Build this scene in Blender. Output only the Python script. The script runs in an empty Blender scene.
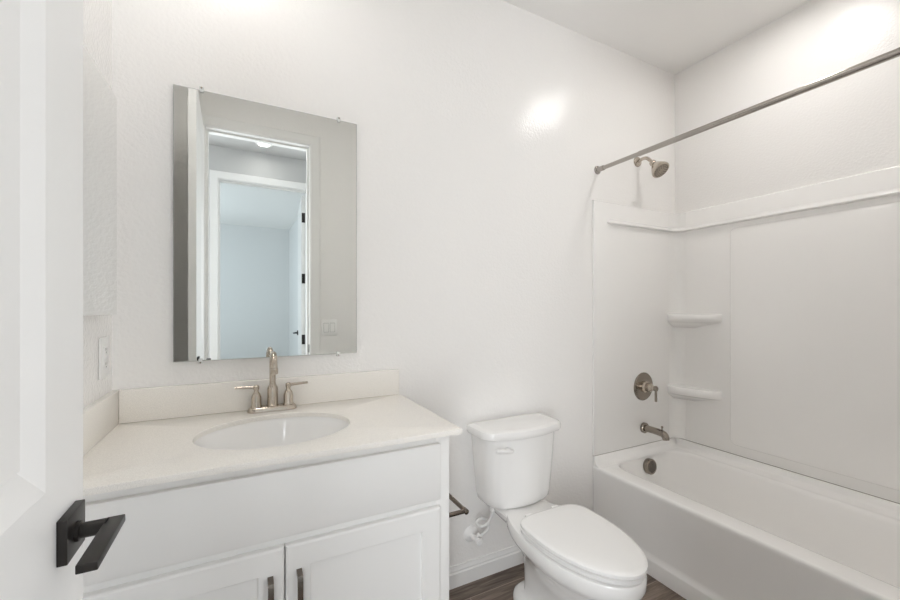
import bpy, bmesh, math, random
from mathutils import Vector, Matrix
random.seed(7)
PI = math.pi
S = bpy.context.scene
COL = S.collection

# ------------------------------------------------------------------ camera
cam_d = bpy.data.cameras.new('camera')
cam = bpy.data.objects.new('camera', cam_d)
COL.objects.link(cam)
ZC = 1.256
YAW = math.atan2(205.0, 397.0)
cam.location = (0, 0, ZC)
cam.rotation_euler = (PI / 2, 0, -YAW)
cam_d.sensor_width = 36.0
cam_d.lens = 397.0 / 900.0 * 36.0
cam_d.shift_y = 8.0 / 900.0
cam_d.clip_start = 0.02
S.camera = cam

# ------------------------------------------------------------------ world, exposure
W = bpy.data.worlds.new('world')
S.world = W
W.use_nodes = True
W.node_tree.nodes['Background'].inputs[0].default_value = (0.75, 0.85, 1, 1)
W.node_tree.nodes['Background'].inputs[1].default_value = 0.3
S.view_settings.view_transform = 'Standard'
S.view_settings.look = 'None'
S.view_settings.gamma = 1.0
S.view_settings.exposure = 0.77
S.view_settings.use_curve_mapping = False
S.cycles.max_bounces = 24
S.cycles.diffuse_bounces = 14
S.cycles.glossy_bounces = 8

TUB_LAMP = 98.0
VANITY_FILL = 16.0
HALL_LAMP = 22.0
FAR_FILL = 31.0
HALL_L = 26.5
HALL_R = 17.0


def area_fill(name, loc, rot, sx, sy, watts, colr):
    l = bpy.data.lights.new(name, 'AREA')
    l.shape = 'RECTANGLE'
    l.size, l.size_y, l.energy, l.color = sx, sy, watts, colr
    o = bpy.data.objects.new(name, l)
    o.location, o.rotation_euler = loc, rot
    COL.objects.link(o)


# daylight: unseen added lamps, one tinting the far room, two filling from the hall
area_fill('far_room_fill', (-1.93, -3.0, 1.5), (0, -PI / 2, 0), 1.4, 1.8, FAR_FILL, (0.80, 0.92, 1.0))
area_fill('hall_fill', (-0.70, -1.045, 1.25), (PI / 2, 0, 0), 0.76, 2.0, HALL_L, (0.92, 0.96, 1.0))
area_fill('hall_fill', (0.98, -1.045, 1.25), (PI / 2, 0, 0), 0.48, 2.0, HALL_R, (0.92, 0.96, 1.0))


# ------------------------------------------------------------------ materials
def mat(name, col, rough=0.5, metal=0.0, spec=0.5, bump=None, var=None, coat=0.0):
    m = bpy.data.materials.new(name)
    m.use_nodes = True
    nt = m.node_tree
    b = nt.nodes['Principled BSDF']
    b.inputs['Base Color'].default_value = (*col, 1)
    b.inputs['Roughness'].default_value = rough
    b.inputs['Metallic'].default_value = metal
    b.inputs['Specular IOR Level'].default_value = spec
    b.inputs['Coat Weight'].default_value = coat
    tc = nt.nodes.new('ShaderNodeTexCoord')
    if bump:
        sc, st, dist, det = bump
        n = nt.nodes.new('ShaderNodeTexNoise')
        n.inputs['Scale'].default_value = sc
        n.inputs['Detail'].default_value = det
        nt.links.new(tc.outputs['Object'], n.inputs['Vector'])
        bp = nt.nodes.new('ShaderNodeBump')
        bp.inputs['Strength'].default_value = st
        bp.inputs['Distance'].default_value = dist
        nt.links.new(n.outputs['Fac'], bp.inputs['Height'])
        nt.links.new(bp.outputs['Normal'], b.inputs['Normal'])
    if var:
        sc, amt = var
        n = nt.nodes.new('ShaderNodeTexNoise')
        n.inputs['Scale'].default_value = sc
        n.inputs['Detail'].default_value = 3
        nt.links.new(tc.outputs['Object'], n.inputs['Vector'])
        r = nt.nodes.new('ShaderNodeValToRGB')
        r.color_ramp.elements[0].position = 0.35
        r.color_ramp.elements[1].position = 0.65
        r.color_ramp.elements[0].color = (*[c * (1 - amt) for c in col], 1)
        r.color_ramp.elements[1].color = (*[min(1, c * (1 + amt)) for c in col], 1)
        nt.links.new(n.outputs['Fac'], r.inputs['Fac'])
        nt.links.new(r.outputs['Color'], b.inputs['Base Color'])
    return m


def emit(name, col, strength):
    m = bpy.data.materials.new(name)
    m.use_nodes = True
    b = m.node_tree.nodes['Principled BSDF']
    b.inputs['Base Color'].default_value = (0.8, 0.8, 0.8, 1)
    b.inputs['Emission Color'].default_value = (*col, 1)
    b.inputs['Emission Strength'].default_value = strength
    return m


M_WALL = mat('wall_paint', (0.905, 0.893, 0.878), 0.185, spec=0.48, bump=(105, 0.32, 0.0040, 2))
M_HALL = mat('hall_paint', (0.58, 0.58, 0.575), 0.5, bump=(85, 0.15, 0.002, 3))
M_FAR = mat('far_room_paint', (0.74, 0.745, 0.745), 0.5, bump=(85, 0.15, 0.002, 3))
M_CEIL = mat('ceiling_paint', (0.92, 0.912, 0.90), 0.8, bump=(70, 0.15, 0.002, 3))
M_TRIM = mat('trim_paint', (0.87, 0.865, 0.855), 0.35)
M_DOOR = mat('door_paint', (0.84, 0.835, 0.825), 0.38)
M_CAB = mat('cabinet_paint', (0.91, 0.905, 0.893), 0.38)
M_QUARTZ = mat('quartz', (0.90, 0.872, 0.825), 0.22, var=(420, 0.07))
M_PORC = mat('porcelain', (0.90, 0.895, 0.885), 0.09, coat=0.3)
M_SEAT = mat('seat_plastic', (0.93, 0.925, 0.915), 0.2)
M_ACRYL = mat('acrylic', (0.925, 0.915, 0.90), 0.16, coat=0.2)
M_NICKEL = mat('brushed_nickel', (0.56, 0.50, 0.43), 0.22, metal=1)
M_NICKEL_D = mat('dark_nickel', (0.33, 0.29, 0.25), 0.17, metal=1)
M_PULL = mat('bronze_nickel', (0.20, 0.172, 0.148), 0.22, metal=1)
M_ROD = mat('rod_nickel', (0.43, 0.40, 0.37), 0.25, metal=1)
M_BLACK = mat('black_metal', (0.018, 0.015, 0.013), 0.38, metal=0.3)
M_DARK = mat('dark_gap', (0.06, 0.055, 0.05), 0.6)
M_CAULK = mat('caulk', (0.34, 0.315, 0.285), 0.6)
M_MIRROR = mat('mirror_silver', (0.86, 0.88, 0.86), 0.0, metal=1)
M_MIRROR2 = mat('cabinet_mirror_silver', (0.885, 0.89, 0.88), 0.0, metal=1)
M_EDGE = mat('glass_edge', (0.30, 0.34, 0.31), 0.15)
M_PLAST = mat('white_plastic', (0.92, 0.915, 0.905), 0.3)
M_CLIP = mat('clear_clip', (0.75, 0.76, 0.75), 0.15)
M_HOSE = mat('white_hose', (0.80, 0.80, 0.79), 0.4, bump=(600, 0.3, 0.001, 1))
M_CARPET = mat('far_floor', (0.30, 0.27, 0.24), 0.9)


def floor_material():
    m = bpy.data.materials.new('wood_plank_tile')
    m.use_nodes = True
    nt = m.node_tree
    b = nt.nodes['Principled BSDF']
    tc = nt.nodes.new('ShaderNodeTexCoord')
    mp = nt.nodes.new('ShaderNodeMapping')
    mp.inputs['Location'].default_value = (0.035, 0.012, 0)
    nt.links.new(tc.outputs['Object'], mp.inputs['Vector'])
    br = nt.nodes.new('ShaderNodeTexBrick')
    br.inputs['Scale'].default_value = 1.0
    br.inputs['Mortar Size'].default_value = 0.0022
    br.inputs['Mortar Smooth'].default_value = 0.2
    br.inputs['Brick Width'].default_value = 0.9
    br.inputs['Row Height'].default_value = 0.15
    br.offset = 0.37
    br.inputs['Color1'].default_value = (0.0, 0.0, 0.0, 1)
    br.inputs['Color2'].default_value = (1, 1, 1, 1)
    br.inputs['Mortar'].default_value = (0.5, 0.5, 0.5, 1)
    nt.links.new(mp.outputs['Vector'], br.inputs['Vector'])
    mp2 = nt.nodes.new('ShaderNodeMapping')
    mp2.inputs['Scale'].default_value = (3.0, 34.0, 1.0)
    nt.links.new(tc.outputs['Object'], mp2.inputs['Vector'])
    n = nt.nodes.new('ShaderNodeTexNoise')
    n.inputs['Scale'].default_value = 1.6
    n.inputs['Detail'].default_value = 7
    n.inputs['Roughness'].default_value = 0.65
    n.inputs['Distortion'].default_value = 0.6
    nt.links.new(mp2.outputs['Vector'], n.inputs['Vector'])
    r = nt.nodes.new('ShaderNodeValToRGB')
    e = r.color_ramp.elements
    e[0].position, e[0].color = 0.32, (0.085, 0.060, 0.045, 1)
    e[1].position, e[1].color = 0.70, (0.36, 0.29, 0.235, 1)
    k = e.new(0.5)
    k.color = (0.20, 0.15, 0.118, 1)
    nt.links.new(n.outputs['Fac'], r.inputs['Fac'])
    mx = nt.nodes.new('ShaderNodeMix')
    mx.data_type = 'RGBA'
    mx.blend_type = 'MULTIPLY'
    mx.inputs[0].default_value = 0.35
    nt.links.new(r.outputs['Color'], mx.inputs[6])
    nt.links.new(br.outputs['Color'], mx.inputs[7])
    mo = nt.nodes.new('ShaderNodeMix')
    mo.data_type = 'RGBA'
    nt.links.new(br.outputs['Fac'], mo.inputs[0])
    nt.links.new(mx.outputs[2], mo.inputs[6])
    mo.inputs[7].default_value = (0.36, 0.29, 0.24, 1)
    nt.links.new(mo.outputs[2], b.inputs['Base Color'])
    b.inputs['Roughness'].default_value = 0.45
    bp = nt.nodes.new('ShaderNodeBump')
    bp.inputs['Strength'].default_value = 0.25
    bp.inputs['Distance'].default_value = 0.002
    nt.links.new(n.outputs['Fac'], bp.inputs['Height'])
    nt.links.new(bp.outputs['Normal'], b.inputs['Normal'])
    return m


M_FLOOR = floor_material()


# ------------------------------------------------------------------ mesh helpers
def V(*a):
    return Vector(a)


def add_box(bm, x0, x1, y0, y1, z0, z1, bev=0.0, seg=2):
    vs = [bm.verts.new((x, y, z)) for z in (z0, z1) for y in (y0, y1) for x in (x0, x1)]
    q = [(0, 2, 3, 1), (4, 5, 7, 6), (0, 1, 5, 4), (2, 6, 7, 3), (0, 4, 6, 2), (1, 3, 7, 5)]
    fs = [bm.faces.new([vs[i] for i in f]) for f in q]
    if bev > 0:
        es = set()
        for f in fs:
            es.update(f.edges)
        bmesh.ops.bevel(bm, geom=list(es), offset=bev, segments=seg, affect='EDGES', profile=0.5)


def loft(bm, rings, cap0=True, cap1=True, closed=True):
    R = [[bm.verts.new(p) for p in r] for r in rings]
    n = len(R[0])
    for a, b in zip(R, R[1:]):
        for i in range(n if closed else n - 1):
            j = (i + 1) % n
            try:
                bm.faces.new((a[i], a[j], b[j], b[i]))
            except ValueError:
                pass
    if cap0:
        bm.faces.new(list(reversed(R[0])))
    if cap1:
        bm.faces.new(R[-1])
    return R


def basis(axis):
    w = Vector(axis).normalized()
    h = V(0, 0, 1) if abs(w.z) < 0.9 else V(1, 0, 0)
    u = h.cross(w).normalized()
    return u, w.cross(u), w


def add_lathe(bm, origin, axis, prof, n=32, cap0=True, cap1=True):
    """prof: (radius, distance along axis) pairs."""
    u, v, w = basis(axis)
    o = Vector(origin)
    rings = []
    for r, t in prof:
        rings.append([o + w * t + (u * math.cos(2 * PI * i / n) + v * math.sin(2 * PI * i / n)) * max(r, 1e-5)
                      for i in range(n)])
    loft(bm, rings, cap0, cap1)


def add_tube(bm, pts, rad, n=16, caps=True):
    pts = [Vector(p) for p in pts]
    rr = rad if isinstance(rad, (list, tuple)) else [rad] * len(pts)
    t0 = (pts[1] - pts[0]).normalized()
    u, v, _ = basis(t0)
    rings = []
    for i, p in enumerate(pts):
        if i == 0:
            t = pts[1] - pts[0]
        elif i == len(pts) - 1:
            t = pts[-1] - pts[-2]
        else:
            t = (pts[i + 1] - pts[i]).normalized() + (pts[i] - pts[i - 1]).normalized()
        t.normalize()
        u = (u - t * u.dot(t)).normalized()
        v = t.cross(u)
        rings.append([p + (u * math.cos(2 * PI * k / n) + v * math.sin(2 * PI * k / n)) * rr[i] for k in range(n)])
    loft(bm, rings, caps, caps)


def smooth_path(pts, sub=6):
    P = [Vector(p) for p in pts]
    P = [P[0] * 2 - P[1]] + P + [P[-1] * 2 - P[-2]]
    out = []
    for i in range(1, len(P) - 2):
        for k in range(sub):
            t = k / sub
            a, b, c, d = P[i - 1:i + 3]
            out.append(0.5 * ((2 * b) + (c - a) * t + (2 * a - 5 * b + 4 * c - d) * t * t
                              + (3 * b - a - 3 * c + d) * t ** 3))
    out.append(P[-2])
    return out


def rrect(x0, x1, y0, y1, r, z, k=8):
    """rounded rectangle ring; r one radius or four (x1y1, x0y1, x0y0, x1y0)."""
    rs = r if isinstance(r, (list, tuple)) else [r] * 4
    out = []
    for (cx, cy, sx, sy), a0, q in zip(((x1, y1, -1, -1), (x0, y1, 1, -1), (x0, y0, 1, 1), (x1, y0, -1, 1)),
                                       (0, PI / 2, PI, 1.5 * PI), rs):
        for i in range(k + 1):
            a = a0 + PI / 2 * i / k
            out.append(V(cx + sx * q + q * math.cos(a), cy + sy * q + q * math.sin(a), z))
    return out


def new_bm():
    return bmesh.new()


def wloc(p):
    return p['_o'] if p is not None and '_o' in p else None


ORIG = {}


def obj(name, bm, m, parent=None, origin=None, angle=35, smooth=True):
    """link the bmesh (in world coordinates) as ONE mesh object."""
    bmesh.ops.remove_doubles(bm, verts=bm.verts, dist=1e-6)
    bmesh.ops.recalc_face_normals(bm, faces=bm.faces)
    o = ORIG[parent.name] if parent is not None else Vector(origin if origin else (0, 0, 0))
    bmesh.ops.translate(bm, verts=bm.verts, vec=-o)
    if smooth:
        for f in bm.faces:
            f.smooth = True
        for e in bm.edges:
            if len(e.link_faces) == 2 and e.calc_face_angle(0) > math.radians(angle):
                e.smooth = False
    me = bpy.data.meshes.new(name)
    bm.to_mesh(me)
    bm.free()
    me.materials.append(m)
    ob = bpy.data.objects.new(name, me)
    COL.objects.link(ob)
    if parent is not None:
        ob.parent = parent
    else:
        ob.location = o
    ORIG[ob.name] = o
    return ob


def thing(name, label, cat, loc, group=None, rotz=0.0):
    o = bpy.data.objects.new(name, None)
    o.empty_display_size = 0.1
    COL.objects.link(o)
    o.location = loc
    o.rotation_euler = (0, 0, rotz)
    ORIG[o.name] = Vector(loc)
    o['label'] = label
    o['category'] = cat
    if group:
        o['group'] = group
    return o


def tag(o, label, cat, group=None):
    o['label'] = label
    o['category'] = cat
    if group:
        o['group'] = group
    return o


def struct(name, bm, m, parent=None, angle=35):
    o = obj(name, bm, m, parent, angle=angle)
    if parent is None:
        o['kind'] = 'structure'
    return o


def struct_root(name, loc):
    o = bpy.data.objects.new(name, None)
    COL.objects.link(o)
    o.location = loc
    ORIG[o.name] = Vector(loc)
    o['kind'] = 'structure'
    return o


def box_struct(name, m, *b, bev=0.0):
    bm = new_bm()
    add_box(bm, *b, bev=bev)
    return struct(name, bm, m)


# ------------------------------------------------------------------ room shell
XL, XR, YB, YF, ZT = -0.368, 2.427, 1.585, 0.07, 2.739
T = 0.12
YO = -0.05                 # hall face of the entry wall
YH, YH2 = -1.06, -1.18     # wall across the hall
YE = -4.9                  # far room end
DL, DR, DH = -0.192, 0.462, 2.455
box_struct('floor', M_FLOOR, -2.2, 2.7, YH2, YB + T, -0.05, 0)
box_struct('floor_far_room', M_CARPET, -2.2, 1.1, YE - 0.1, YH2, -0.05, 0)
box_struct('ceiling', M_CEIL, XL - T, XR + T, YF - 0.06, YB + T, ZT, ZT + 0.05)
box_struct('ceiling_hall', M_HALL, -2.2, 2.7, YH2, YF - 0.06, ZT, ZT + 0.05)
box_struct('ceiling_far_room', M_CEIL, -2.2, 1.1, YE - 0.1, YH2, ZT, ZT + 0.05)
box_struct('wall_back', M_WALL, XL - T, XR + T, YB, YB + T, 0, ZT)
box_struct('wall_left', M_WALL, XL - T, XL, YF, YB, 0, ZT)
box_struct('wall_right', M_WALL, XR, XR + T, YF, YB, 0, ZT)
J = 0.018


def door_wall(name, m, x0, x1, y0, y1, l, r, h):
    bm = new_bm()
    add_box(bm, x0, l - J, y0, y1, 0, ZT)
    add_box(bm, r + J, x1, y0, y1, 0, ZT)
    add_box(bm, l - J, r + J, y0, y1, h + J, ZT)
    return struct(name, bm, m)


door_wall('wall_front', M_WALL, -2.2, 2.7, YO + 0.02, YF, DL, DR, DH)
door_wall('hall_bounce_slab', M_HALL, -2.2, 2.7, YO, YO + 0.0198, DL, DR, DH)  # thin slab added over the entry wall's hall face to lower its bounce
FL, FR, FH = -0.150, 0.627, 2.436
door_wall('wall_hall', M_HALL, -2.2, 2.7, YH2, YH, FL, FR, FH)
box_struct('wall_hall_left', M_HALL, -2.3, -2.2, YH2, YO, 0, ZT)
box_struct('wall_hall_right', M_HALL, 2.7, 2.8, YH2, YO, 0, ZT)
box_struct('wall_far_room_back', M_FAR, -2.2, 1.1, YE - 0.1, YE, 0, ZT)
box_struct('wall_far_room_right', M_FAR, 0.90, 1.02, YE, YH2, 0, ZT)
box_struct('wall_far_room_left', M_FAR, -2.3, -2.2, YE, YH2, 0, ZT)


def frame_trim(name, l, r, h, y0, y1, cw=0.068):
    """jamb, stop and casings round a doorway, built as one trim."""
    bm = new_bm()
    add_box(bm, l - J, l, y0 - 0.002, y1 + 0.002, 0, h, 0.002)
    add_box(bm, r, r + J, y0 - 0.002, y1 + 0.002, 0, h, 0.002)
    add_box(bm, l - J, r + J, y0 - 0.002, y1 + 0.002, h, h + J, 0.002)
    ym = (y0 + y1) / 2
    add_box(bm, l, l + 0.011, ym - 0.03, ym + 0.016, 0, h - 0.011, 0.002)
    add_box(bm, r - 0.011, r, ym - 0.03, ym + 0.016, 0, h - 0.011, 0.002)
    add_box(bm, l, r, ym - 0.03, ym + 0.016, h - 0.011, h, 0.002)
    for ya, yb in ((y1 + 0.0005, 1), (y0 - 0.0005, -1)):
        prof = ((0, 0.010), (0.006, 0.014), (0.03, 0.012), (0.05, 0.017), (cw - 0.004, 0.017), (cw, 0.012), (cw, 0))
        rings = []
        for (px, pz, ix, iz) in ((l - 0.005, 0, -1, 0), (l - 0.005, h + 0.005, -1, 1),
                                 (r + 0.005, h + 0.005, 1, 1), (r + 0.005, 0, 1, 0)):
            ring = [V(px + ix * d, ya + yb * t, pz + iz * d) for d, t in ((0, 0),) + prof]
            rings.append(ring)
        loft(bm, rings, True, True)
    return struct(name, bm, M_TRIM, angle=20)


frame_trim('trim_1', DL, DR, DH, YO, YF)
frame_trim('trim_2', FL, FR, FH, YH2, YH)
# strike plate in the bathroom door frame
bm = new_bm()
add_box(bm, DR - 0.0025, DR - 0.0002, 0.030, 0.062, 0.925, 0.985, 0.0008)
tag(obj('strike_plate', bm, M_BLACK), 'black strike plate on the right door jamb seen in the mirror', 'strike plate')


def baseboard(name, pts, h=0.092):
    """pts: along-wall polyline of wall-side points with inward normal on the left."""
    prof = ((0, 0), (0.013, 0), (0.013, h * 0.66), (0.0095, h * 0.72), (0.0095, h * 0.80), (0.006, h * 0.90),
            (0.005, h), (0, h))
    bm = new_bm()
    (x0, y0), (x1, y1), (nx, ny) = pts
    loft(bm, [[V(x + nx * d, y + ny * d, z) for d, z in prof] for x, y in ((x0, y0), (x1, y1))])
    return struct(name, bm, M_TRIM, angle=20)


baseboard('baseboard_back', ((0.549, YB - 0.0003), (1.689, YB - 0.0003), (0, -1)))
baseboard('baseboard_left', ((XL + 0.0003, YF + 0.02), (XL + 0.0003, 1.058), (1, 0)))
baseboard('baseboard_front', ((DR + 0.075, YF + 0.0003), (1.689, YF + 0.0003), (0, 1)))
baseboard('baseboard_far_room', ((-2.19, YE + 0.0003), (0.899, YE + 0.0003), (0, 1)))


# ------------------------------------------------------------------ doors
def panel_ring(y0, y1, z0, z1, ins, x):
    return [V(x, y0 + ins, z0 + ins), V(x, y1 - ins, z0 + ins), V(x, y1 - ins, z1 - ins), V(x, y0 + ins, z1 - ins)]


def panel_door(bm, xf, xb, y0, y1, z0, z1, stile=0.118, rails=(0.24, 0.80, 1.045), top=0.12):
    """two-panel door leaf in the YZ plane, faces at xf and xb."""
    pans = [(rails[0], rails[1]), (rails[2], z1 - top)]
    ya, yb = y0 + stile, y1 - stile
    for x, sgn in ((xf, -1), (xb, 1)):
        ys = [y0, ya, yb, y1]
        zs = [z0, pans[0][0], pans[0][1], pans[1][0], pans[1][1], z1]
        g = {}
        for i, y in enumerate(ys):
            for j, z in enumerate(zs):
                g[i, j] = bm.verts.new((x, y, z))
        for i in range(3):
            for j in range(5):
                if i == 1 and j in (1, 3):
                    continue
                bm.faces.new((g[i, j], g[i + 1, j], g[i + 1, j + 1], g[i, j + 1]))
        for (pz0, pz1) in pans:
            rings = []
            for ins, dep in ((0, 0), (0.0365, 0.0085), (0.0385, 0.0095), (0.0400, 0.0095), (0.0415, 0.0060)):
                rings.append(panel_ring(ya, yb, pz0, pz1, ins, x + sgn * dep * (1 if xf > xb else -1)))
            loft(bm, rings, False, True)
    def q(*p):
        bm.faces.new([bm.verts.new(v) for v in p])
    q((xf, y0, z0), (xb, y0, z0), (xb, y0, z1), (xf, y0, z1))
    q((xf, y1, z0), (xb, y1, z0), (xb, y1, z1), (xf, y1, z1))
    q((xf, y0, z0), (xb, y0, z0), (xb, y1, z0), (xf, y1, z0))
    q((xf, y0, z1), (xb, y0, z1), (xb, y1, z1), (xf, y1, z1))
    bmesh.ops.remove_doubles(bm, verts=bm.verts, dist=1e-5)


def lever_set(parent, xf, sgn, yc, zc, ydir):
    """square rose, round neck, flat lever pointing along ydir."""
    bm = new_bm()
    xa, xb = sorted((xf + sgn * 0.0002, xf + sgn * 0.0105))
    add_box(bm, xa, xb, yc - 0.0305, yc + 0.0305, zc - 0.0275, zc + 0.0275, 0.001)
    rose = obj('rose', bm, M_BLACK, parent)
    bm = new_bm()
    add_lathe(bm, (xf + sgn * 0.0105, yc, zc - 0.001), (sgn, 0, 0),
              ((0.0125, 0), (0.0125, 0.004), (0.0095, 0.005), (0.0095, 0.030)), 24)
    obj('neck', bm, M_BLACK, rose)
    bm = new_bm()
    x0, x1 = sorted((xf + sgn * 0.038, xf + sgn * 0.0575))
    ya, yb = sorted((yc + 0.011 * -ydir, yc + ydir * 0.103))
    add_box(bm, x0, x1, ya, yb, zc - 0.0045, zc + 0.0055, 0.0012)
    obj('lever', bm, M_BLACK, rose)


DXF, DXB = -0.2015, -0.2370
DY0, DY1 = 0.092, 0.730
d1 = struct_root('door_1', (DXB, DY0, 0))
d1['label'] = 'white two-panel bathroom door standing open at the left edge with black lever'
bm = new_bm()
panel_door(bm, DXF, DXB, DY0, DY1, 0.012, 2.425)
obj('door_leaf', bm, M_DOOR, d1, angle=12)
lever_set(d1, DXF, 1, 0.670, 0.9715, -1)
bm = new_bm()
add_box(bm, -0.229, -0.2095, DY1 - 0.0005, DY1 + 0.0012, 0.920, 0.975, 0.0005)
obj('latch_plate', bm, M_BLACK, d1)

d2 = struct_root('door_2', (FR - 0.004, YH2 - 0.004, 0))
d2['label'] = 'white door across the hall opened into the far room, seen in the mirror'
LX0, LX1, LY = FR - 0.041, FR - 0.005, YH2 - 0.006
bm = new_bm()
panel_door(bm, LX0, LX1, LY - 0.74, LY, 0.012, 2.42)
obj('door_leaf', bm, M_DOOR, d2, angle=12)
lever_set(d2, LX0, -1, LY - 0.68, 0.962, 1)
for z in (0.30, 0.93, 1.56, 2.19):
    bm = new_bm()
    add_box(bm, LX0 + 0.002, LX1 - 0.001, LY + 0.0002, LY + 0.0022, z - 0.05, z + 0.05, 0.0006)
    add_lathe(bm, (LX1 + 0.001, LY + 0.004, z - 0.05), (0, 0, 1), ((0.006, 0), (0.006, 0.10)), 14)
    obj('hinge', bm, M_BLACK, d2)
d2.rotation_euler = (0, 0, math.radians(5))


# ------------------------------------------------------------------ recessed lights
def downlight(x, y, strength, colr, label, q=1.0):
    t = thing('ceiling_light', label, 'light', (x, y, ZT - 0.012))
    bm = new_bm()
    add_lathe(bm, (x, y, ZT - 0.0005), (0, 0, -1),
              [(a * q, b) for a, b in ((0.070, 0), (0.070, 0.004), (0.065, 0.009), (0.051, 0.010), (0.0465, 0.006), (0.0465, 0))], 40)
    obj('trim_ring', bm, M_PLAST, t)
    bm = new_bm()
    add_lathe(bm, (x, y, ZT - 0.0055), (0, 0, -1), ((0.046 * q, 0), (0.046 * q, 0.002)), 40)
    obj('lens', bm, emit('lens_glow', colr, strength), t)


WARM = (1.0, 0.972, 0.94)
downlight(2.00, 0.86, TUB_LAMP, WARM, 'round recessed ceiling light over the bathtub, above the frame', 1.03)
downlight(-0.04, 1.23, VANITY_FILL, WARM, 'added round fill light over the vanity, unseen above the frame', 2.3)  # added to brighten the vanity side; no such fixture known
downlight(0.21, -0.80, HALL_LAMP, WARM, 'round glowing hall ceiling light reflected near the top of the wall mirror')

# ------------------------------------------------------------------ vanity cabinet
CX0, CX1 = XL + 0.001, 0.555
CF = 1.080          # face frame front
OV = 0.019          # overlay thickness of drawer front and doors
ZCAB = 0.881
van = thing('vanity_cabinet', 'white vanity cabinet with two shaker doors and a false drawer front under the sink',
            'cabinet', (0.089, 1.33, 0))
bm = new_bm()
add_box(bm, CX0, CX0 + 0.018, CF + 0.02, YB - 0.001, 0.0, ZCAB, 0.0005)
add_box(bm, CX1 - 0.018, CX1, CF + 0.02, YB - 0.001, 0.0, ZCAB, 0.0005)
add_box(bm, CX0 + 0.018, CX1 - 0.018, CF + 0.02, YB - 0.001, 0.10, 0.118)
add_box(bm, CX0 + 0.018, CX1 - 0.018, YB - 0.007, YB - 0.001, 0.118, ZCAB)
add_box(bm, CX0, CX0 + 0.045, CF, CF + 0.02, 0.10, ZCAB, 0.001)
add_box(bm, CX1 - 0.045, CX1, CF, CF + 0.02, 0.0, ZCAB, 0.001)
add_box(bm, CX0 + 0.045, CX1 - 0.045, CF, CF + 0.02, 0.826, ZCAB, 0.001)
add_box(bm, CX0 + 0.045, CX1 - 0.045, CF, CF + 0.02, 0.655, 0.700, 0.001)
add_box(bm, CX0 + 0.045, CX1 - 0.045, CF, CF + 0.02, 0.10, 0.14, 0.001)
add_box(bm, CX0 + 0.018, CX1 - 0.018, CF + 0.06, CF + 0.075, 0.0, 0.10)
obj('carcass', bm, M_CAB, van)
VL, VR, VM = -0.340, 0.518, 0.0885
bm = new_bm()
add_box(bm, VL, VR, CF - OV, CF - 0.0005, 0.686, 0.853, 0.005, 2)
obj('drawer_front', bm, M_CAB, van)


def shaker(x0, x1, z0, z1, yf, yb, st=0.058, dep=0.011):
    bm = new_bm()
    def R(i, y):
        return [V(x0 + i, y, z0 + i), V(x1 - i, y, z0 + i), V(x1 - i, y, z1 - i), V(x0 + i, y, z1 - i)]
    loft(bm, [R(0, yb), R(0, yf + 0.005), R(0.0012, yf + 0.0025), R(0.005, yf), R(st, yf), R(st + 0.0012, yf + 0.001),
              R(st + 0.002, yf + dep), R(st + 0.003, yf + dep)], True, True)
    return bm


def pull(parent, xc, z0, z1, yf):
    """arched flat strap pull standing off the door."""
    w = 0.0065
    h = 0.028
    bm = new_bm()
    path = [(0.0, z1), (-h + 0.003, z1 - 0.004), (-h, z1 - 0.010), (-h - 0.002, (z0 + z1) / 2), (-h, z0 + 0.010),
            (-h + 0.003, z0 + 0.004), (0.0, z0)]
    ins = [(0.0, z1 - 0.012), (-h + 0.010, z1 - 0.0135), (-h + 0.006, z1 - 0.018), (-h + 0.005, (z0 + z1) / 2),
           (-h + 0.006, z0 + 0.018), (-h + 0.010, z0 + 0.0135), (0.0, z0 + 0.012)]
    rings = []
    for (a, za), (b, zb) in zip(path, ins):
        rings.append([V(xc - w, yf - 0.0003 + a, za), V(xc + w, yf - 0.0003 + a, za),
                      V(xc + w, yf - 0.0003 + b, zb), V(xc - w, yf - 0.0003 + b, zb)])
    loft(bm, rings)
    obj('pull', bm, M_PULL, parent, angle=25)


for x0, x1, hx in ((VL, VM - 0.0015, 0.055), (VM + 0.0015, VR, 0.121)):
    dr = obj('door', shaker(x0, x1, 0.115, 0.664, CF - OV, CF - 0.0005), M_CAB, van, angle=20)
    pull(dr, hx, 0.452, 0.601, CF - OV)

# ------------------------------------------------------------------ countertop with splashes
CT, CTH = 0.8963, 0.0150
KX0, KX1, KY0, KY1 = XL + 0.0006, 0.576, 1.036, YB - 0.0006
SX, SY, SA, SB = 0.086, 1.295, 0.213, 0.171
ct = thing('countertop', 'off-white speckled quartz vanity countertop with matching backsplash', 'countertop',
           (0.10, 1.31, CT - CTH))


def rect_hit(a):
    dx, dy = math.cos(a), math.sin(a)
    ts = []
    if abs(dx) > 1e-9:
        ts.append(((KX1 if dx > 0 else KX0) - SX) / dx)
    if abs(dy) > 1e-9:
        ts.append(((KY1 if dy > 0 else KY0) - SY) / dy)
    t = min(ts)
    return SX + dx * t, SY + dy * t


angs = sorted([2 * PI * i / 72 for i in range(72)] +
              [math.atan2(y - SY, x - SX) % (2 * PI) for x in (KX0, KX1) for y in (KY0, KY1)])
out = [rect_hit(a) for a in angs]


def ell(a):
    r = 1.0 / math.sqrt((math.cos(a) / SA) ** 2 + (math.sin(a) / SB) ** 2)
    return SX + r * math.cos(a), SY + r * math.sin(a)


def shrink(p, d):
    x, y = p
    return min(max(x, KX0 + d), KX1 - d), min(max(y, KY0 + d), KY1 - d)


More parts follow.
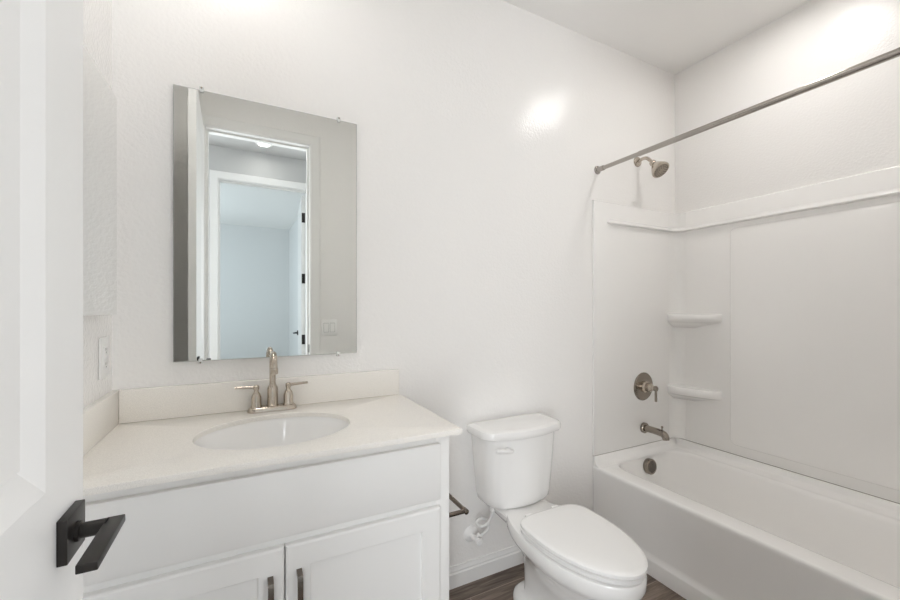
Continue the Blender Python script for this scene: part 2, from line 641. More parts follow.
inn = [ell(a) for a in angs]
bm = new_bm()
zb = CT - CTH
rings = [[V(*p, zb) for p in out], [V(*p, CT - 0.0022) for p in out], [V(*shrink(p, 0.0006), CT - 0.0006) for p in out],
         [V(*shrink(p, 0.002), CT) for p in out],
         [V(SX + (p[0] - SX) * 1.012, SY + (p[1] - SY) * 1.012, CT) for p in inn],
         [V(*p, CT - 0.002) for p in inn], [V(*p, zb) for p in inn]]
R = loft(bm, rings, False, False)
n = len(angs)
for i in range(n):
    j = (i + 1) % n
    bm.faces.new((R[0][i], R[-1][i], R[-1][j], R[0][j]))
obj('slab', bm, M_QUARTZ, ct)
bm = new_bm()
add_box(bm, XL + 0.0206, 0.571, YB - 0.0205, YB - 0.0006, CT + 0.0002, 1.000, 0.0015)
obj('backsplash', bm, M_QUARTZ, ct)
bm = new_bm()
add_box(bm, XL + 0.0006, XL + 0.0203, 1.040, YB - 0.0006, CT + 0.0002, 1.000, 0.0015)
obj('side_splash', bm, M_QUARTZ, ct)

# ------------------------------------------------------------------ sink
sk = thing('sink', 'oval white undermount sink in the vanity countertop', 'sink', (SX, SY, 0.74))
bm = new_bm()
prof = ((1.10, zb - 0.0004), (1.10, zb - 0.008), (1.035, zb - 0.010), (0.99, zb - 0.03), (0.93, zb - 0.075),
        (0.80, zb - 0.115), (0.58, zb - 0.140), (0.30, zb - 0.150), (0.11, zb - 0.153))
up = ((0.11, zb - 0.146), (0.30, zb - 0.142), (0.56, zb - 0.132), (0.76, zb - 0.108), (0.89, zb - 0.070),
      (0.95, zb - 0.03), (0.985, zb - 0.012), (1.005, zb - 0.0035), (1.02, zb - 0.0004))
R = loft(bm, [[V(SX + SA * s * math.cos(2 * PI * i / 64), SY + SB * s * math.sin(2 * PI * i / 64), z)
               for i in range(64)] for s, z in prof + up], False, False)
for i in range(64):
    j = (i + 1) % 64
    bm.faces.new((R[0][i], R[-1][i], R[-1][j], R[0][j]))
obj('basin', bm, M_PORC, sk)
bm = new_bm()
add_lathe(bm, (SX, SY, zb - 0.158), (0, 0, 1), ((0.020, 0), (0.020, 0.008), (0.026, 0.0105), (0.030, 0.0125), (0.026, 0.0145), (0.021, 0.0135),
                                                (0.012, 0.0155), (0, 0.016)), 28, True, False)
obj('drain', bm, M_NICKEL, sk)

# ------------------------------------------------------------------ faucet
FX, FY = 0.0865, 1.531
fa = thing('faucet', 'brushed nickel two-handle faucet behind the sink', 'faucet', (FX, FY, CT))
bm = new_bm()


def stadium(hl, hw, z, k=12):
    o = []
    for c, a0 in ((hl - hw, -PI / 2), (-(hl - hw), PI / 2)):
        for i in range(k + 1):
            a = a0 + PI * i / k
            o.append(V(FX + c + hw * math.cos(a), FY + hw * math.sin(a), z))
    return o


z0 = CT + 0.0003
loft(bm, [stadium(0.080, 0.0265, z0), stadium(0.080, 0.0265, z0 + 0.004), stadium(0.077, 0.0235, z0 + 0.012),
          stadium(0.0735, 0.020, z0 + 0.0155), stadium(0.071, 0.018, z0 + 0.0165)])
obj('base', bm, M_NICKEL, fa)
bm = new_bm()
zb0 = z0 + 0.0165
add_lathe(bm, (FX, FY, zb0), (0, 0, 1), ((0.0195, 0), (0.0195, 0.004), (0.0175, 0.006), (0.0175, 0.060), (0.016, 0.066),
                                         (0.012, 0.072), (0.0105, 0.076)), 28)
arc = [(FX, FY, zb0 + 0.074), (FX, FY, 1.035)]
for i in range(0, 13):
    a = PI * i / 12
    arc.append((FX, FY - 0.046 + 0.046 * math.cos(a), 1.052 + 0.046 * math.sin(a)))
arc += [(FX, FY - 0.092, 1.042)]
add_tube(bm, arc, 0.0102, 20)
sp = obj('spout', bm, M_NICKEL, fa)
bm = new_bm()
add_lathe(bm, (FX, FY - 0.092, 1.0425), (0, 0, -1), ((0.0118, -0.014), (0.0118, 0.004), (0.0105, 0.006), (0.008, 0.006)), 22)
obj('aerator', bm, M_NICKEL, sp)
for s in (-1, 1):
    bm = new_bm()
    hx = FX + s * 0.0515
    add_lathe(bm, (hx, FY, zb0), (0, 0, 1), ((0.0185, 0), (0.0185, 0.003), (0.0165, 0.006), (0.0160, 0.034), (0.0135, 0.043),
                                             (0.0095, 0.050), (0.0075, 0.053), (0.0075, 0.058), (0.0095, 0.062), (0.0095, 0.073), (0.006, 0.0755)), 28)
    hb = obj('handle', bm, M_NICKEL, fa)
    bm = new_bm()
    add_tube(bm, [(hx - s * 0.004, FY, zb0 + 0.067), (hx + s * 0.03, FY + 0.002, zb0 + 0.069), (hx + s * 0.066, FY + 0.004, zb0 + 0.0705)],
             [0.0055, 0.0048, 0.0042], 14)
    obj('lever', bm, M_NICKEL, hb)

# ------------------------------------------------------------------ wall mirror
MX0, MX1, MZ0, MZ1 = -0.209, 0.396, 1.078, 1.990
MROT = math.radians(0.70)
mcx = (MX0 + MX1) / 2
mi = thing('wall_mirror', 'large frameless rectangular mirror clipped to the wall above the vanity', 'mirror',
           (mcx, YB - 0.006, MZ0))
bm = new_bm()
add_box(bm, MX0, MX1, YB - 0.0095, YB - 0.0045, MZ0, MZ1, 0.0006, 1)
obj('glass_edge', bm, M_EDGE, mi)
bm = new_bm()
yg = YB - 0.0101
bv = 0.006
loft(bm, [[V(MX0 + i, y, MZ0 + i), V(MX1 - i, y, MZ0 + i), V(MX1 - i, y, MZ1 - i), V(MX0 + i, y, MZ1 - i)]
          for i, y in ((0.0008, yg + 0.0005), (0.0014, yg), (0.002, yg))], True, True)
obj('pane', bm, M_MIRROR, mi, smooth=False)
for cx, cz, s in ((-0.130, MZ1, 1), (0.325, MZ1, 1), (-0.133, MZ0, -1), (0.322, MZ0, -1)):
    bm = new_bm()
    add_box(bm, cx - 0.006, cx + 0.006, YB - 0.0165, YB - 0.0106, cz - 0.008 if s > 0 else cz - 0.010, cz + 0.010 if s > 0 else cz + 0.008, 0.002)
    add_box(bm, cx - 0.006, cx + 0.006, YB - 0.0115, YB - 0.0025, *((cz + 0.001, cz + 0.010) if s > 0 else (cz - 0.010, cz - 0.001)), 0.001)
    cl = obj('clip', bm, M_CLIP, mi)
    bm = new_bm()
    add_lathe(bm, (cx, YB - 0.0165, cz + s * 0.005), (0, -1, 0), ((0.003, 0), (0.0028, 0.001), (0.0015, 0.0016)), 12)
    obj('screw', bm, M_NICKEL_D, cl)
mi.rotation_euler = (0, 0, MROT)

# ------------------------------------------------------------------ medicine cabinet
my0, my1, mz0, mz1 = 1.102, 1.508, 1.237, 1.881
mx = XL + 0.030
mc = thing('medicine_cabinet', 'mirrored frameless medicine cabinet on the left wall beside the open door', 'cabinet',
           (XL, (my0 + my1) / 2, mz0))
bm = new_bm()
add_box(bm, XL + 0.0005, mx - 0.0055, my0 + 0.006, my1 - 0.006, mz0 + 0.006, mz1 - 0.006, 0.001)
obj('body', bm, M_PLAST, mc)
bm = new_bm()
def mr(i, x):
    return [V(x, my0 + i, mz0 + i), V(x, my1 - i, mz0 + i), V(x, my1 - i, mz1 - i), V(x, my0 + i, mz1 - i)]
loft(bm, [mr(0, mx - 0.005), mr(0, mx - 0.0015), mr(0.009, mx), mr(0.010, mx)])
obj('mirror_door', bm, M_MIRROR2, mc, smooth=False)

# ------------------------------------------------------------------ outlet on left wall
oy, oz = 1.488, 1.112
ou = thing('wall_outlet', 'white wall outlet on the left wall below the medicine cabinet', 'outlet', (XL, oy, oz - 0.058))
bm = new_bm()
add_box(bm, XL + 0.0004, XL + 0.006, oy - 0.038, oy + 0.038, oz - 0.060, oz + 0.060, 0.0025, 3)
obj('cover_plate', bm, M_PLAST, ou)
bm = new_bm()
add_box(bm, XL + 0.006, XL + 0.0085, oy - 0.0165, oy + 0.0165, oz - 0.033, oz + 0.033, 0.001)
rc = obj('receptacle', bm, M_PLAST, ou)
for dz in (-0.021, 0.021):
    bm = new_bm()
    for dy in (-0.006, 0.006):
        add_box(bm, XL + 0.0084, XL + 0.0088, oy + dy - 0.001, oy + dy + 0.001, oz + dz - 0.001, oz + dz + 0.007)
    add_lathe(bm, (XL + 0.0084, oy, oz + dz - 0.006), (1, 0, 0), ((0.0025, 0), (0.0025, 0.0004)), 10)
    obj('socket_slots', bm, M_DARK, rc)
bm = new_bm()
add_box(bm, XL + 0.0085, XL + 0.0098, oy - 0.006, oy + 0.006, oz - 0.0035, oz + 0.0035, 0.0004)
obj('test_button', bm, M_PLAST, rc)

# ------------------------------------------------------------------ switch plate on the entry wall (seen in the mirror)
sx, sz = 0.603, 1.108
sw = thing('light_switch', 'white double rocker switch plate reflected at the lower right of the mirror', 'switch',
           (sx, YF, sz - 0.06))
bm = new_bm()
add_box(bm, sx - 0.0585, sx + 0.0585, YF + 0.0003, YF + 0.006, sz - 0.061, sz + 0.061, 0.0025, 3)
obj('cover_plate', bm, M_PLAST, sw)
for s in (-1, 1):
    bm = new_bm()
    xc = sx + s * 0.023
    q = [V(xc - 0.0165, YF + 0.0062, sz - 0.033), V(xc + 0.0165, YF + 0.0062, sz - 0.033), V(xc + 0.0165, YF + 0.0062, sz + 0.033), V(xc - 0.0165, YF + 0.0062, sz + 0.033)]
    w = [v + V(0, 0.0015 + 0.003 * (1 if v.z > sz else 0), 0) for v in q]
    loft(bm, [q, w])
    rk = obj('rocker', bm, M_PLAST, sw)
    bm = new_bm()
    add_box(bm, xc - 0.0185, xc + 0.0185, YF + 0.0055, YF + 0.0061, sz - 0.035, sz + 0.035)
    obj('gap_shade', bm, M_EDGE, rk)  # grey plate standing in for the shadow line round the rocker

# ------------------------------------------------------------------ toilet paper holder on the vanity side
px = CX1
th = thing('toilet_paper_holder', 'dark nickel single-arm toilet paper holder on the vanity side, beside the toilet',
           'toilet paper holder', (px, 1.135, 0.59))
bm = new_bm()
add_lathe(bm, (px, 1.135, 0.590), (1, 0, 0), ((0.022, 0), (0.022, 0.006), (0.019, 0.009), (0.010, 0.010)), 26)
obj('mount', bm, M_PULL, th)
bm = new_bm()
add_tube(bm, [(px + 0.010, 1.135, 0.590), (px + 0.088, 1.135, 0.590)], 0.0072, 16)
add_lathe(bm, (px + 0.088, 1.124, 0.590), (0, 1, 0), ((0.005, 0), (0.0085, 0.002), (0.0085, 0.022), (0.006, 0.024)), 16)
obj('arm', bm, M_PULL, th)
bm = new_bm()
add_tube(bm, [(px + 0.088, 1.147, 0.590), (px + 0.088, 1.29, 0.590)], 0.0070, 16)
add_lathe(bm, (px + 0.088, 1.29, 0.590), (0, 1, 0), ((0.0070, 0), (0.009, 0.001), (0.009, 0.006), (0.006, 0.009)), 16)
obj('bar', bm, M_PULL, th)

# ------------------------------------------------------------------ toilet
TX = 1.100
to = thing('toilet', 'white two-piece toilet with closed elongated lid between vanity and bathtub', 'toilet', (TX, 1.20, 0))


def egg(z, yf, yb, hw, wy=None, n=56, pf=2.0, pb=2.6):
    """egg outline: front tip yf, flat-ish back yb, widest at wy."""
    if wy is None:
        wy = yf + (yb - yf) * 0.52
    o = []
    for i in range(n):
        a = 2 * PI * i / n
        cx, sy = math.cos(a), math.sin(a)
        p = pb if sy > 0 else pf
        L = (yb - wy) if sy > 0 else (wy - yf)
        x = hw * math.copysign(abs(cx) ** (2 / p), cx)
        y = wy + L * math.copysign(abs(sy) ** (2 / p), sy)
        o.append(V(TX + x, y, z))
    return o


bm = new_bm()
loft(bm, [
    egg(0.0, 0.975, 1.415, 0.104, 1.22, pb=3.2, pf=2.6), egg(0.030, 0.972, 1.417, 0.106, 1.22, pb=3.2, pf=2.6),
    egg(0.048, 0.980, 1.412, 0.100, 1.22, pb=3.2, pf=2.6), egg(0.060, 1.000, 1.400, 0.082, 1.22, pb=3.2, pf=2.6),
    egg(0.075, 1.012, 1.366, 0.072, 1.22, pb=3.2, pf=2.6), egg(0.11, 1.012, 1.366, 0.068, 1.22, pb=3.2, pf=2.5),
    egg(0.16, 1.000, 1.366, 0.071, 1.21, pb=3.2, pf=2.4), egg(0.21, 0.965, 1.366, 0.085, 1.17, pb=3, pf=2.2),
    egg(0.255, 0.920, 1.390, 0.108, 1.13, pb=2.6, pf=2.1), egg(0.290, 0.880, 1.410, 0.137, 1.12, pb=2.4, pf=2.05),
    egg(0.315, 0.856, 1.435, 0.156, 1.12, pb=2.2), egg(0.326, 0.842, 1.450, 0.166, 1.12, pb=2.2),
    egg(0.340, 0.836, 1.458, 0.171, 1.12, pb=2.2), egg(0.372, 0.834, 1.460, 0.172, 1.12, pb=2.2),
    egg(0.382, 0.838, 1.456, 0.168, 1.12, pb=2.2), egg(0.386, 0.850, 1.446, 0.158, 1.12, pb=2.2)], True, True)
rings = []
for z, hw, ya, yb, rr in ((0.0, 0.052, 1.29, 1.358, 0.03), (0.20, 0.052, 1.29, 1.358, 0.03), (0.26, 0.060, 1.28, 1.40, 0.03),
                          (0.31, 0.080, 1.27, 1.46, 0.035), (0.340, 0.106, 1.262, 1.515, 0.035), (0.358, 0.117, 1.256, 1.530, 0.035),
                          (0.373, 0.122, 1.252, 1.535, 0.035), (0.379, 0.119, 1.255, 1.532, 0.035), (0.382, 0.111, 1.262, 1.524, 0.03)):
    rings.append(rrect(TX - hw, TX + hw, ya, yb, rr, z))
loft(bm, rings)
obj('bowl', bm, M_PORC, to, angle=40)
for s in (-1, 1):
    bm = new_bm()
    path = smooth_path([(TX + s * 0.040, 1.30, 0.235), (TX + s * 0.046, 1.25, 0.20), (TX + s * 0.047, 1.18, 0.14), (TX + s * 0.047, 1.11, 0.085),
                        (TX + s * 0.044, 1.05, 0.05)], 6)
    add_tube(bm, path, 0.022, 14)
    obj('trapway', bm, M_PORC, to)
for s in (-1, 1):
    bm = new_bm()
    add_lathe(bm, (TX + s * 0.088, 1.26, 0.030), (0, 0, 1), ((0.013, 0), (0.013, 0.016), (0.010, 0.024), (0.004, 0.027)), 18)
    obj('bolt_cap', bm, M_PORC, to)


def tank_ring(hw, yfc, yb, z, bow, rf=0.045):
    """tank outline: straight back, rounded front corners and a bowed front."""
    o = []
    pts = []
    yc = yfc + bow
    k = 8
    # back right to back left
    pts += [V(TX + hw - 0.012, yb, z), V(TX - hw + 0.012, yb, z), V(TX - hw + 0.003, yb - 0.003, z), V(TX - hw, yb - 0.012, z)]
    for i in range(k + 1):
        a = PI + PI / 2 * i / k
        pts.append(V(TX - hw + rf + rf * math.cos(a), yc + rf + rf * math.sin(a), z))
    for i in range(1, 12):
        t = i / 12
        x = -hw + rf + (2 * hw - 2 * rf) * t
        pts.append(V(TX + x, yc - bow * (1 - (2 * t - 1) ** 2), z))
    for i in range(k + 1):
        a = 1.5 * PI + PI / 2 * i / k
        pts.append(V(TX + hw - rf + rf * math.cos(a), yc + rf + rf * math.sin(a), z))
    pts += [V(TX + hw, yb - 0.012, z), V(TX + hw - 0.003, yb - 0.003, z)]
    return pts


bm = new_bm()
loft(bm, [tank_ring(0.130, 1.404, 1.520, 0.3865, 0.012, 0.06), tank_ring(0.154, 1.391, 1.535, 0.390, 0.014, 0.065),
          tank_ring(0.166, 1.383, 1.545, 0.403, 0.016, 0.068), tank_ring(0.171, 1.379, 1.549, 0.430, 0.018, 0.07),
          tank_ring(0.182, 1.373, 1.552, 0.55, 0.020, 0.07), tank_ring(0.193, 1.368, 1.555, 0.693, 0.022, 0.07)])
tk = obj('tank', bm, M_PORC, to)
bm = new_bm()
loft(bm, [tank_ring(0.196, 1.364, 1.556, 0.6945, 0.024, 0.07), tank_ring(0.209, 1.354, 1.560, 0.697, 0.026, 0.062),
          tank_ring(0.213, 1.350, 1.562, 0.703, 0.026, 0.062), tank_ring(0.214, 1.349, 1.563, 0.720, 0.026, 0.062),
          tank_ring(0.211, 1.352, 1.561, 0.730, 0.026, 0.062), tank_ring(0.203, 1.360, 1.556, 0.735, 0.026, 0.062),
          tank_ring(0.188, 1.372, 1.548, 0.7365, 0.026, 0.062)])
obj('tank_lid', bm, M_PORC, to)
bm = new_bm()
add_lathe(bm, (TX - 0.112, 1.3840, 0.656), (0, -1, 0), ((0.010, 0), (0.010, 0.006), (0.007, 0.008), (0.007, 0.020)), 18)
path = [(TX - 0.098, 1.362, 0.653), (TX - 0.112, 1.359, 0.655), (TX - 0.140, 1.362, 0.659), (TX - 0.172, 1.371, 0.662), (TX - 0.178, 1.374, 0.662)]
add_tube(bm, path, [0.005, 0.0078, 0.0080, 0.0075, 0.003], 14)
obj('flush_lever', bm, M_PLAST, to)
# seat ring, lid
bm = new_bm()
o1 = dict(pb=4.3, pf=2.0)
SW = 1.13
rings = [egg(0.3914, 0.852, 1.262, 0.147, SW, **o1), egg(0.3916, 0.836, 1.271, 0.164, SW, **o1), egg(0.3925, 0.833, 1.273, 0.166, SW, **o1),
         egg(0.4045, 0.832, 1.273, 0.167, SW, **o1), egg(0.4060, 0.835, 1.271, 0.164, SW, **o1),
         egg(0.4062, 0.90, 1.22, 0.110, SW), egg(0.404, 0.91, 1.215, 0.100, SW), egg(0.3914, 0.91, 1.215, 0.100, SW)]
R = loft(bm, rings, False, False)
for i in range(56):
    j = (i + 1) % 56
    bm.faces.new((R[0][i], R[-1][i], R[-1][j], R[0][j]))
obj('seat', bm, M_SEAT, to)
bm = new_bm()
loft(bm, [egg(0.4118, 0.850, 1.262, 0.147, SW, **o1), egg(0.4120, 0.829, 1.273, 0.165, SW, **o1), egg(0.4130, 0.828, 1.2735, 0.1665, SW, **o1),
          egg(0.4225, 0.828, 1.274, 0.166, SW, **o1), egg(0.4265, 0.833, 1.270, 0.162, SW, **o1),
          egg(0.4285, 0.845, 1.260, 0.151, SW, **o1), egg(0.4300, 0.91, 1.22, 0.105, SW, **o1)])
obj('seat_lid', bm, M_SEAT, to)
for s in (-1, 1):
    bm = new_bm()
    add_box(bm, TX + s * 0.07 - 0.018, TX + s * 0.07 + 0.018, 1.275, 1.302, 0.3825, 0.416, 0.006, 3)
    obj('hinge_cap', bm, M_SEAT, to)

# ------------------------------------------------------------------ supply valve and hose
vx, vz = 0.925, 0.215
sv = thing('supply_valve', 'white water supply valve with looped hose on the wall behind the toilet', 'valve', (vx, YB, vz))
bm = new_bm()
add_lathe(bm, (vx, YB - 0.0004, vz), (0, -1, 0), ((0.036, 0), (0.036, 0.003), (0.030, 0.010), (0.016, 0.014), (0.009, 0.015), (0.009, 0.03)), 30)
obj('escutcheon', bm, M_PLAST, sv)
bm = new_bm()
add_lathe(bm, (vx, YB - 0.028, vz), (0, -1, 0), ((0.013, 0), (0.013, 0.026), (0.010, 0.028), (0.010, 0.034)), 22)
add_lathe(bm, (vx, YB - 0.042, vz), (0.93, 0, 0.37), ((0.009, 0.0), (0.009, 0.014), (0.011, 0.015), (0.011, 0.026)), 18)
obj('valve_body', bm, M_PLAST, sv)
bm = new_bm()
add_lathe(bm, (vx, YB - 0.063, vz), (0, -1, 0), ((0.007, 0), (0.012, 0.002), (0.0165, 0.006), (0.0165, 0.016), (0.012, 0.020)), 8)
obj('knob', bm, M_PLAST, sv, angle=25)
bm = new_bm()
hp = smooth_path([(vx + 0.024, YB - 0.052, vz + 0.010), (vx + 0.045, YB - 0.054, vz + 0.020), (0.986, 1.530, 0.248), (0.989, 1.530, 0.272), (0.971, 1.525, 0.295), (0.942, 1.520, 0.310),
                  (0.914, 1.514, 0.303), (0.930, 1.506, 0.284), (0.959, 1.500, 0.290), (0.975, 1.494, 0.314), (0.983, 1.490, 0.335), (0.983, 1.488, 0.360)], 7)
add_tube(bm, hp, 0.0068, 12)
obj('hose', bm, M_HOSE, sv)
bm = new_bm()
add_lathe(bm, (0.983, 1.488, 0.350), (0, 0, 1), ((0.009, 0), (0.013, 0.003), (0.013, 0.026), (0.012, 0.036)), 12)
obj('coupling_nut', bm, M_PLAST, sv)

# ------------------------------------------------------------------ bathtub
BX0, BX1, BY0, BY1 = 1.690, XR - 0.0015, YF + 0.0015, YB - 0.0015
tb = thing('bathtub', 'white alcove bathtub along the right wall', 'bathtub', (2.06, 0.83, 0))
bm = new_bm()
RZ = 0.390
rings = []
for x0, z, r in ((1.690, 0.0, 0.002), (1.690, 0.068, 0.002), (1.693, 0.074, 0.002), (1.701, 0.080, 0.002), (1.706, 0.10, 0.002), (1.7065, 0.22, 0.002),
                 (1.704, 0.34, 0.002), (1.7005, 0.366, 0.002), (1.7002, 0.378, 0.002), (1.7025, 0.3855, 0.002), (1.708, RZ - 0.0012, 0.002), (1.716, RZ, 0.002)):
    rings.append(rrect(x0, BX1, BY0, BY1, r, z, 10))
ri = [0.16, 0.115, 0.17, 0.17]
for ins, z in ((0.0, RZ), (0.007, RZ - 0.002), (0.014, RZ - 0.008), (0.019, RZ - 0.02)):
    rings.append(rrect(1.794 + ins, 2.366 - ins, 0.19 + ins, 1.560 - ins, [max(0.02, q - ins) for q in ri], z, 10))
for x0, x1, y0, y1, r, z in ((1.822, 2.336, 0.24, 1.530, 0.15, 0.31), (1.838, 2.320, 0.30, 1.512, 0.15, 0.20), (1.852, 2.306, 0.37, 1.495, 0.15, 0.13),
                             (1.875, 2.285, 0.42, 1.470, 0.14, 0.095), (1.905, 2.255, 0.47, 1.435, 0.12, 0.082), (1.96, 2.20, 0.55, 1.37, 0.09, 0.079)):
    rings.append(rrect(x0, x1, y0, y1, r, z, 10))
loft(bm, rings, True, True)
# raised tiling flange along the walls, with a cove down to the rim
cove = ((0.0, 0.441), (0.010, 0.441), (0.0135, 0.437), (0.016, 0.415), (0.022, 0.400), (0.034, 0.392), (0.050, 0.3895), (0.0, 0.385))
path = [(1.7025, BY1, 0, -1), (BX1 - 0.05, BY1, 0, -1)]
path = [((1.7025, BY1), (0, -1))]
cr = 0.06
loft(bm, [[V(x + nx * d, y + ny * d, z) for d, z in cove] for (x, y), (nx, ny) in
          (((1.7040, BY1), (0, -1)), ((BX1 - 0.0, BY1), (-1, -1)), ((BX1, BY0), (-1, 0)))])
obj('tub_shell', bm, M_ACRYL, tb, angle=50)
bm = new_bm()
oc = V(2.098, 1.5365, 0.331)
ax = V(0, -1, 0.12).normalized()
add_lathe(bm, oc, ax, ((0.042, 0), (0.044, 0.003), (0.044, 0.024), (0.0415, 0.028), (0.036, 0.029)), 36)
ov = obj('overflow_cover', bm, M_NICKEL_D, tb)
bm = new_bm()
u, v, w = basis(ax)
for i in range(-5, 6):
    h = math.sqrt(max(0, 0.033 ** 2 - (i * 0.006) ** 2))
    c0 = oc + w * 0.0294 + v * (i * 0.006)
    add_tube(bm, [c0 - u * h, c0 + u * h], 0.0017, 6)
obj('overflow_slots', bm, M_DARK, ov)

# ------------------------------------------------------------------ tub surround
su = thing('tub_surround', 'white moulded tub surround with corner shelves lining the walls above the bathtub', 'tub surround',
           (2.06, 0.83, 0.443))
bm = new_bm()
SZ0, SZ1 = 0.4450, 1.850
PT = 0.012
prof = [(0.0, SZ0), (PT - 0.001, SZ0), (PT, SZ0 + 0.001), (PT, SZ1 - 0.008), (PT - 0.003, SZ1 - 0.002), (PT - 0.007, SZ1), (0, SZ1)]
path = [((1.700, BY1), (0, -1)), ((1.702, BY1), (0, -1)), ((BX1 - 0.06, BY1), (0, -1))]
loft(bm, [[V(x + nx * d, y + ny * d, z) for d, z in prof] for (x, y), (nx, ny) in
          (((1.700, BY1), (0, -1)), ((BX1, BY1), (-1, -1)), ((BX1, BY0), (-1, 0)))])
pan = obj('wall_panel', bm, M_ACRYL, su, angle=50)
bm = new_bm()
loft(bm, [[V(x + nx * d, y + ny * d, z) for d, z in ((0, 0.4413), (0.0095, 0.4413), (0.0095, 0.4448), (0, 0.4448))] for (x, y), (nx, ny) in
          (((1.703, BY1), (0, -1)), ((BX1, BY1), (-1, -1)), ((BX1, BY0), (-1, 0)))])
obj('caulk_joint', bm, M_CAULK, pan)
# rounded inside corner
bm = new_bm()
cr = 0.065
cx, cy = BX1 - PT - cr, BY1 - PT - cr
arcp = [V(cx + cr * math.cos(PI / 2 * (1 - i / 10)), cy + cr * math.sin(PI / 2 * (1 - i / 10)), 0) for i in range(11)]
poly = arcp + [V(BX1 - PT + 0.001, BY1 - PT + 0.001, 0)]
loft(bm, [[p + V(0, 0, z) for p in poly] for z in (SZ0 + 0.001, SZ1 - 0.008)])
obj('corner_cove', bm, M_ACRYL, su, angle=50)
# raised field on the long wall
bm = new_bm()
def fr(i, x):
    return [V(x, p.x, p.y) for p in rrect(0.22 + i, 1.255 - i, 0.497 + i, 1.700 - i, max(0.004, 0.03 - i), 0, 6)]
xw = BX1 - PT
loft(bm, [fr(0, xw + 0.002), fr(0, xw - 0.001), fr(0.0025, xw - 0.0035), fr(0.008, xw - 0.005)])
obj('raised_field', bm, M_ACRYL, su, angle=50)
# ledge running round the top
bm = new_bm()
lp = [(0.0, 1.7560), (0.007, 1.7515), (0.019, 1.7390), (0.0215, 1.7355), (0.0220, 1.7330), (0.0200, 1.7300), (0.004, 1.7275), (0.0, 1.7265)]
pth = [((1.800, BY1 - PT), (0, -1), 0.05), ((1.807, BY1 - PT), (0, -1), 0.6), ((1.825, BY1 - PT), (0, -1), 1.0)]
c2 = 0.07
ccx, ccy = BX1 - PT - c2, BY1 - PT - c2
for i in range(9):
    a = PI / 2 * (1 - i / 8)
    pth.append(((ccx + c2 * math.cos(a), ccy + c2 * math.sin(a)), (-math.cos(a), -math.sin(a)), 1.0))
pth.append(((BX1 - PT, BY0 + 0.02), (-1, 0), 1.0))
loft(bm, [[V(x + nx * d * k, y + ny * d * k, 1.735 + (z - 1.735) * k) for d, z in lp] for (x, y), (nx, ny), k in pth])
obj('ledge', bm, M_ACRYL, su, angle=25)


# corner shelves: rounded front nose across the corner
def corner_shelf(zt):
    bm = new_bm()
    A = V(2.334, BY1 - PT + 0.001, 0)
    B = V(BX1 - PT + 0.001, 1.298, 0)
    C = V(BX1 - PT + 0.001, BY1 - PT + 0.001, 0)
    nrm = V(-(B - A).y, (B - A).x, 0).normalized()
    if nrm.dot(A - C) < 0:
        nrm = -nrm

    def outline(grow, bulge, shrink, z):
        a = C.lerp(A, shrink)
        b = C.lerp(B, shrink)
        pts = []
        for i in range(15):
            t = i / 14
            e = (1 - abs(2 * t - 1) ** 5)
            pts.append(a.lerp(b, t) + nrm * (bulge * e * (1 - (2 * t - 1) ** 2) ** 0.5 + grow * e) + V(0, 0, z))
        pts.append(C + V(0, 0, z))
        return pts

    loft(bm, [outline(0.002, 0.018, 1.0, zt), outline(0.012, 0.020, 1.0, zt - 0.0006), outline(0.020, 0.022, 1.0, zt - 0.004),
              outline(0.026, 0.024, 1.0, zt - 0.016), outline(0.026, 0.024, 1.0, zt - 0.030), outline(0.018, 0.022, 1.0, zt - 0.042),
              outline(0.004, 0.016, 0.98, zt - 0.049), outline(0.0, 0.008, 0.80, zt - 0.060), outline(0.0, 0.0, 0.45, zt - 0.085)])
    return obj('corner_shelf', bm, M_ACRYL, su, angle=50)


corner_shelf(1.220)
corner_shelf(0.778)

# ------------------------------------------------------------------ tub fittings
FYW = BY1 - PT - 0.0003
vx2 = 2.104
vt = thing('shower_valve', 'round nickel shower valve plate with lever handle on the surround wall', 'shower valve', (vx2, FYW, 0.79))
bm = new_bm()
add_lathe(bm, (vx2, FYW, 0.790), (0, -1, 0), ((0.083, 0), (0.083, 0.003), (0.079, 0.007), (0.062, 0.009), (0.034, 0.0095)), 48)
obj('plate', bm, M_NICKEL_D, vt)
bm = new_bm()
add_lathe(bm, (vx2, FYW - 0.0095, 0.790), (0, -1, 0), ((0.033, 0), (0.033, 0.010), (0.029, 0.014), (0.025, 0.018), (0.025, 0.042), (0.018, 0.046), (0.014, 0.050), (0.014, 0.066)), 32)
obj('hub', bm, M_NICKEL, vt)
bm = new_bm()
add_lathe(bm, (vx2, FYW - 0.0755, 0.790), (0, -1, 0), ((0.013, 0), (0.013, 0.014), (0.010, 0.016)), 24)
add_tube(bm, [(vx2, FYW - 0.083, 0.806), (vx2, FYW - 0.083, 0.716)], 0.0065, 16)
obj('lever', bm, M_NICKEL_D, vt)
sx2 = 2.108
tsn = thing('tub_spout', 'nickel tub spout with diverter knob below the shower valve', 'tub spout', (sx2, FYW, 0.545))
bm = new_bm()
add_lathe(bm, (sx2, FYW, 0.545), (0, -1, 0), ((0.031, 0), (0.031, 0.012), (0.028, 0.016), (0.020, 0.017)), 30)
obj('flange', bm, M_NICKEL_D, tsn)
bm = new_bm()
spp = smooth_path([(sx2, FYW - 0.015, 0.545), (sx2, FYW - 0.06, 0.545), (sx2, FYW - 0.108, 0.5440), (sx2, FYW - 0.130, 0.538), (sx2, FYW - 0.140, 0.524), (sx2, FYW - 0.143, 0.511)], 5)
add_tube(bm, spp, [0.0195] * (len(spp) - 8) + [0.0195, 0.0195, 0.0193, 0.019, 0.0185, 0.018, 0.0175, 0.017], 22)
obj('spout_body', bm, M_NICKEL_D, tsn)
bm = new_bm()
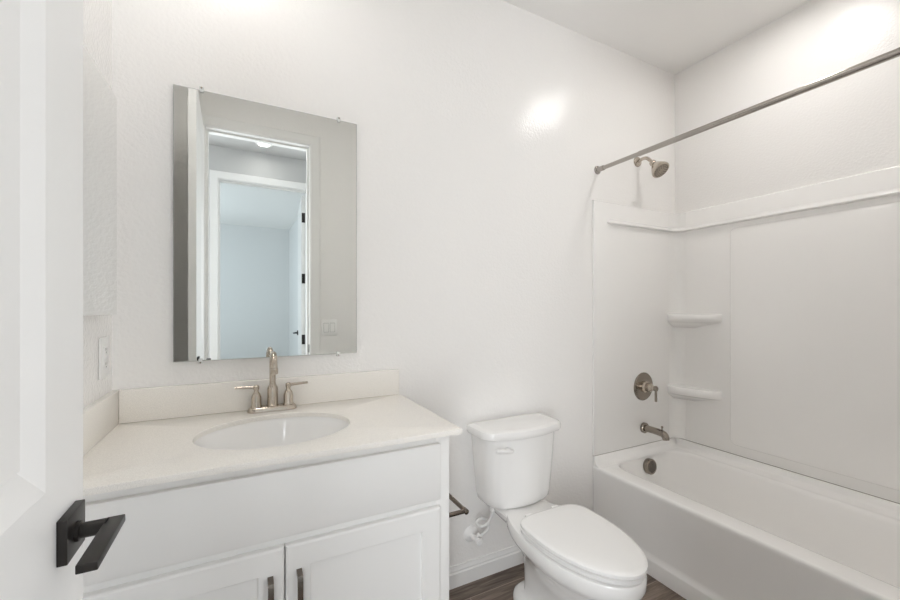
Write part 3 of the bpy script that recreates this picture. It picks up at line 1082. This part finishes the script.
add_lathe(bm, (sx2, FYW - 0.118, 0.562), (0, 0, 1), ((0.0035, -0.006), (0.0035, 0.012), (0.0065, 0.014), (0.0065, 0.019), (0.004, 0.021)), 14)
obj('diverter_knob', bm, M_NICKEL_D, tsn)

# shower head
hx2, hz2 = 2.068, 2.123
WY = YB - 0.0003
sh = thing('shower', 'nickel shower head on a bent arm high on the back wall', 'shower head', (hx2, WY, hz2))
bm = new_bm()
add_lathe(bm, (hx2, WY, hz2), (0, -1, 0), ((0.030, 0), (0.030, 0.004), (0.026, 0.010), (0.014, 0.014), (0.011, 0.015)), 28)
obj('flange', bm, M_NICKEL, sh)
bm = new_bm()
ap = smooth_path([(hx2, WY - 0.013, hz2), (hx2, WY - 0.040, hz2 + 0.006), (hx2, WY - 0.066, hz2 + 0.000), (hx2, WY - 0.088, hz2 - 0.022), (hx2, WY - 0.100, hz2 - 0.036)], 6)
add_tube(bm, ap, 0.0095, 16)
obj('arm', bm, M_NICKEL, sh)
bm = new_bm()
ho = V(hx2, WY - 0.096, hz2 - 0.032)
hax = V(0.0, -0.66, -0.75).normalized()
add_lathe(bm, ho, hax, ((0.012, 0), (0.017, 0.003), (0.0185, 0.012), (0.015, 0.022), (0.017, 0.026), (0.026, 0.036), (0.038, 0.056), (0.0465, 0.072),
                        (0.049, 0.080), (0.048, 0.087), (0.043, 0.089)), 36)
hd = obj('head', bm, M_NICKEL, sh)
bm = new_bm()
add_lathe(bm, ho, hax, ((0.042, 0.0888), (0.042, 0.0905), (0.02, 0.0915)), 36)
u, v, w = basis(hax)
for rr, cnt in ((0.036, 18), (0.027, 13), (0.017, 8)):
    for i in range(cnt):
        a = 2 * PI * i / cnt
        p = ho + w * 0.0895 + (u * math.cos(a) + v * math.sin(a)) * rr
        add_lathe(bm, p, w, ((0.0026, 0), (0.0022, 0.004)), 8)
obj('spray_face', bm, M_NICKEL_D, hd)

# curtain rod
rx, rz = 1.738, 2.0215
rd = thing('curtain_rod', 'straight nickel shower curtain rod spanning above the bathtub', 'curtain rod', (rx, 0.83, rz))
bm = new_bm()
add_tube(bm, [(rx, YB - 0.012, rz), (rx, 0.70, rz)], 0.0108, 24)
obj('inner_tube', bm, M_ROD, rd)
bm = new_bm()
add_lathe(bm, (rx, 1.32, rz), (0, -1, 0), ((0.0112, 0), (0.0126, 0.001), (0.0126, 1.32 - YF - 0.014)), 24)
obj('outer_tube', bm, M_ROD, rd)
for y, s in ((YB - 0.0004, -1), (YF + 0.0004, 1)):
    bm = new_bm()
    add_lathe(bm, (rx, y, rz), (0, s, 0), ((0.023, 0), (0.023, 0.004), (0.020, 0.007), (0.0150, 0.0085), (0.0138, 0.012), (0.0138, 0.045), (0.0112, 0.047)), 28)
    obj('flange', bm, M_ROD, rd)
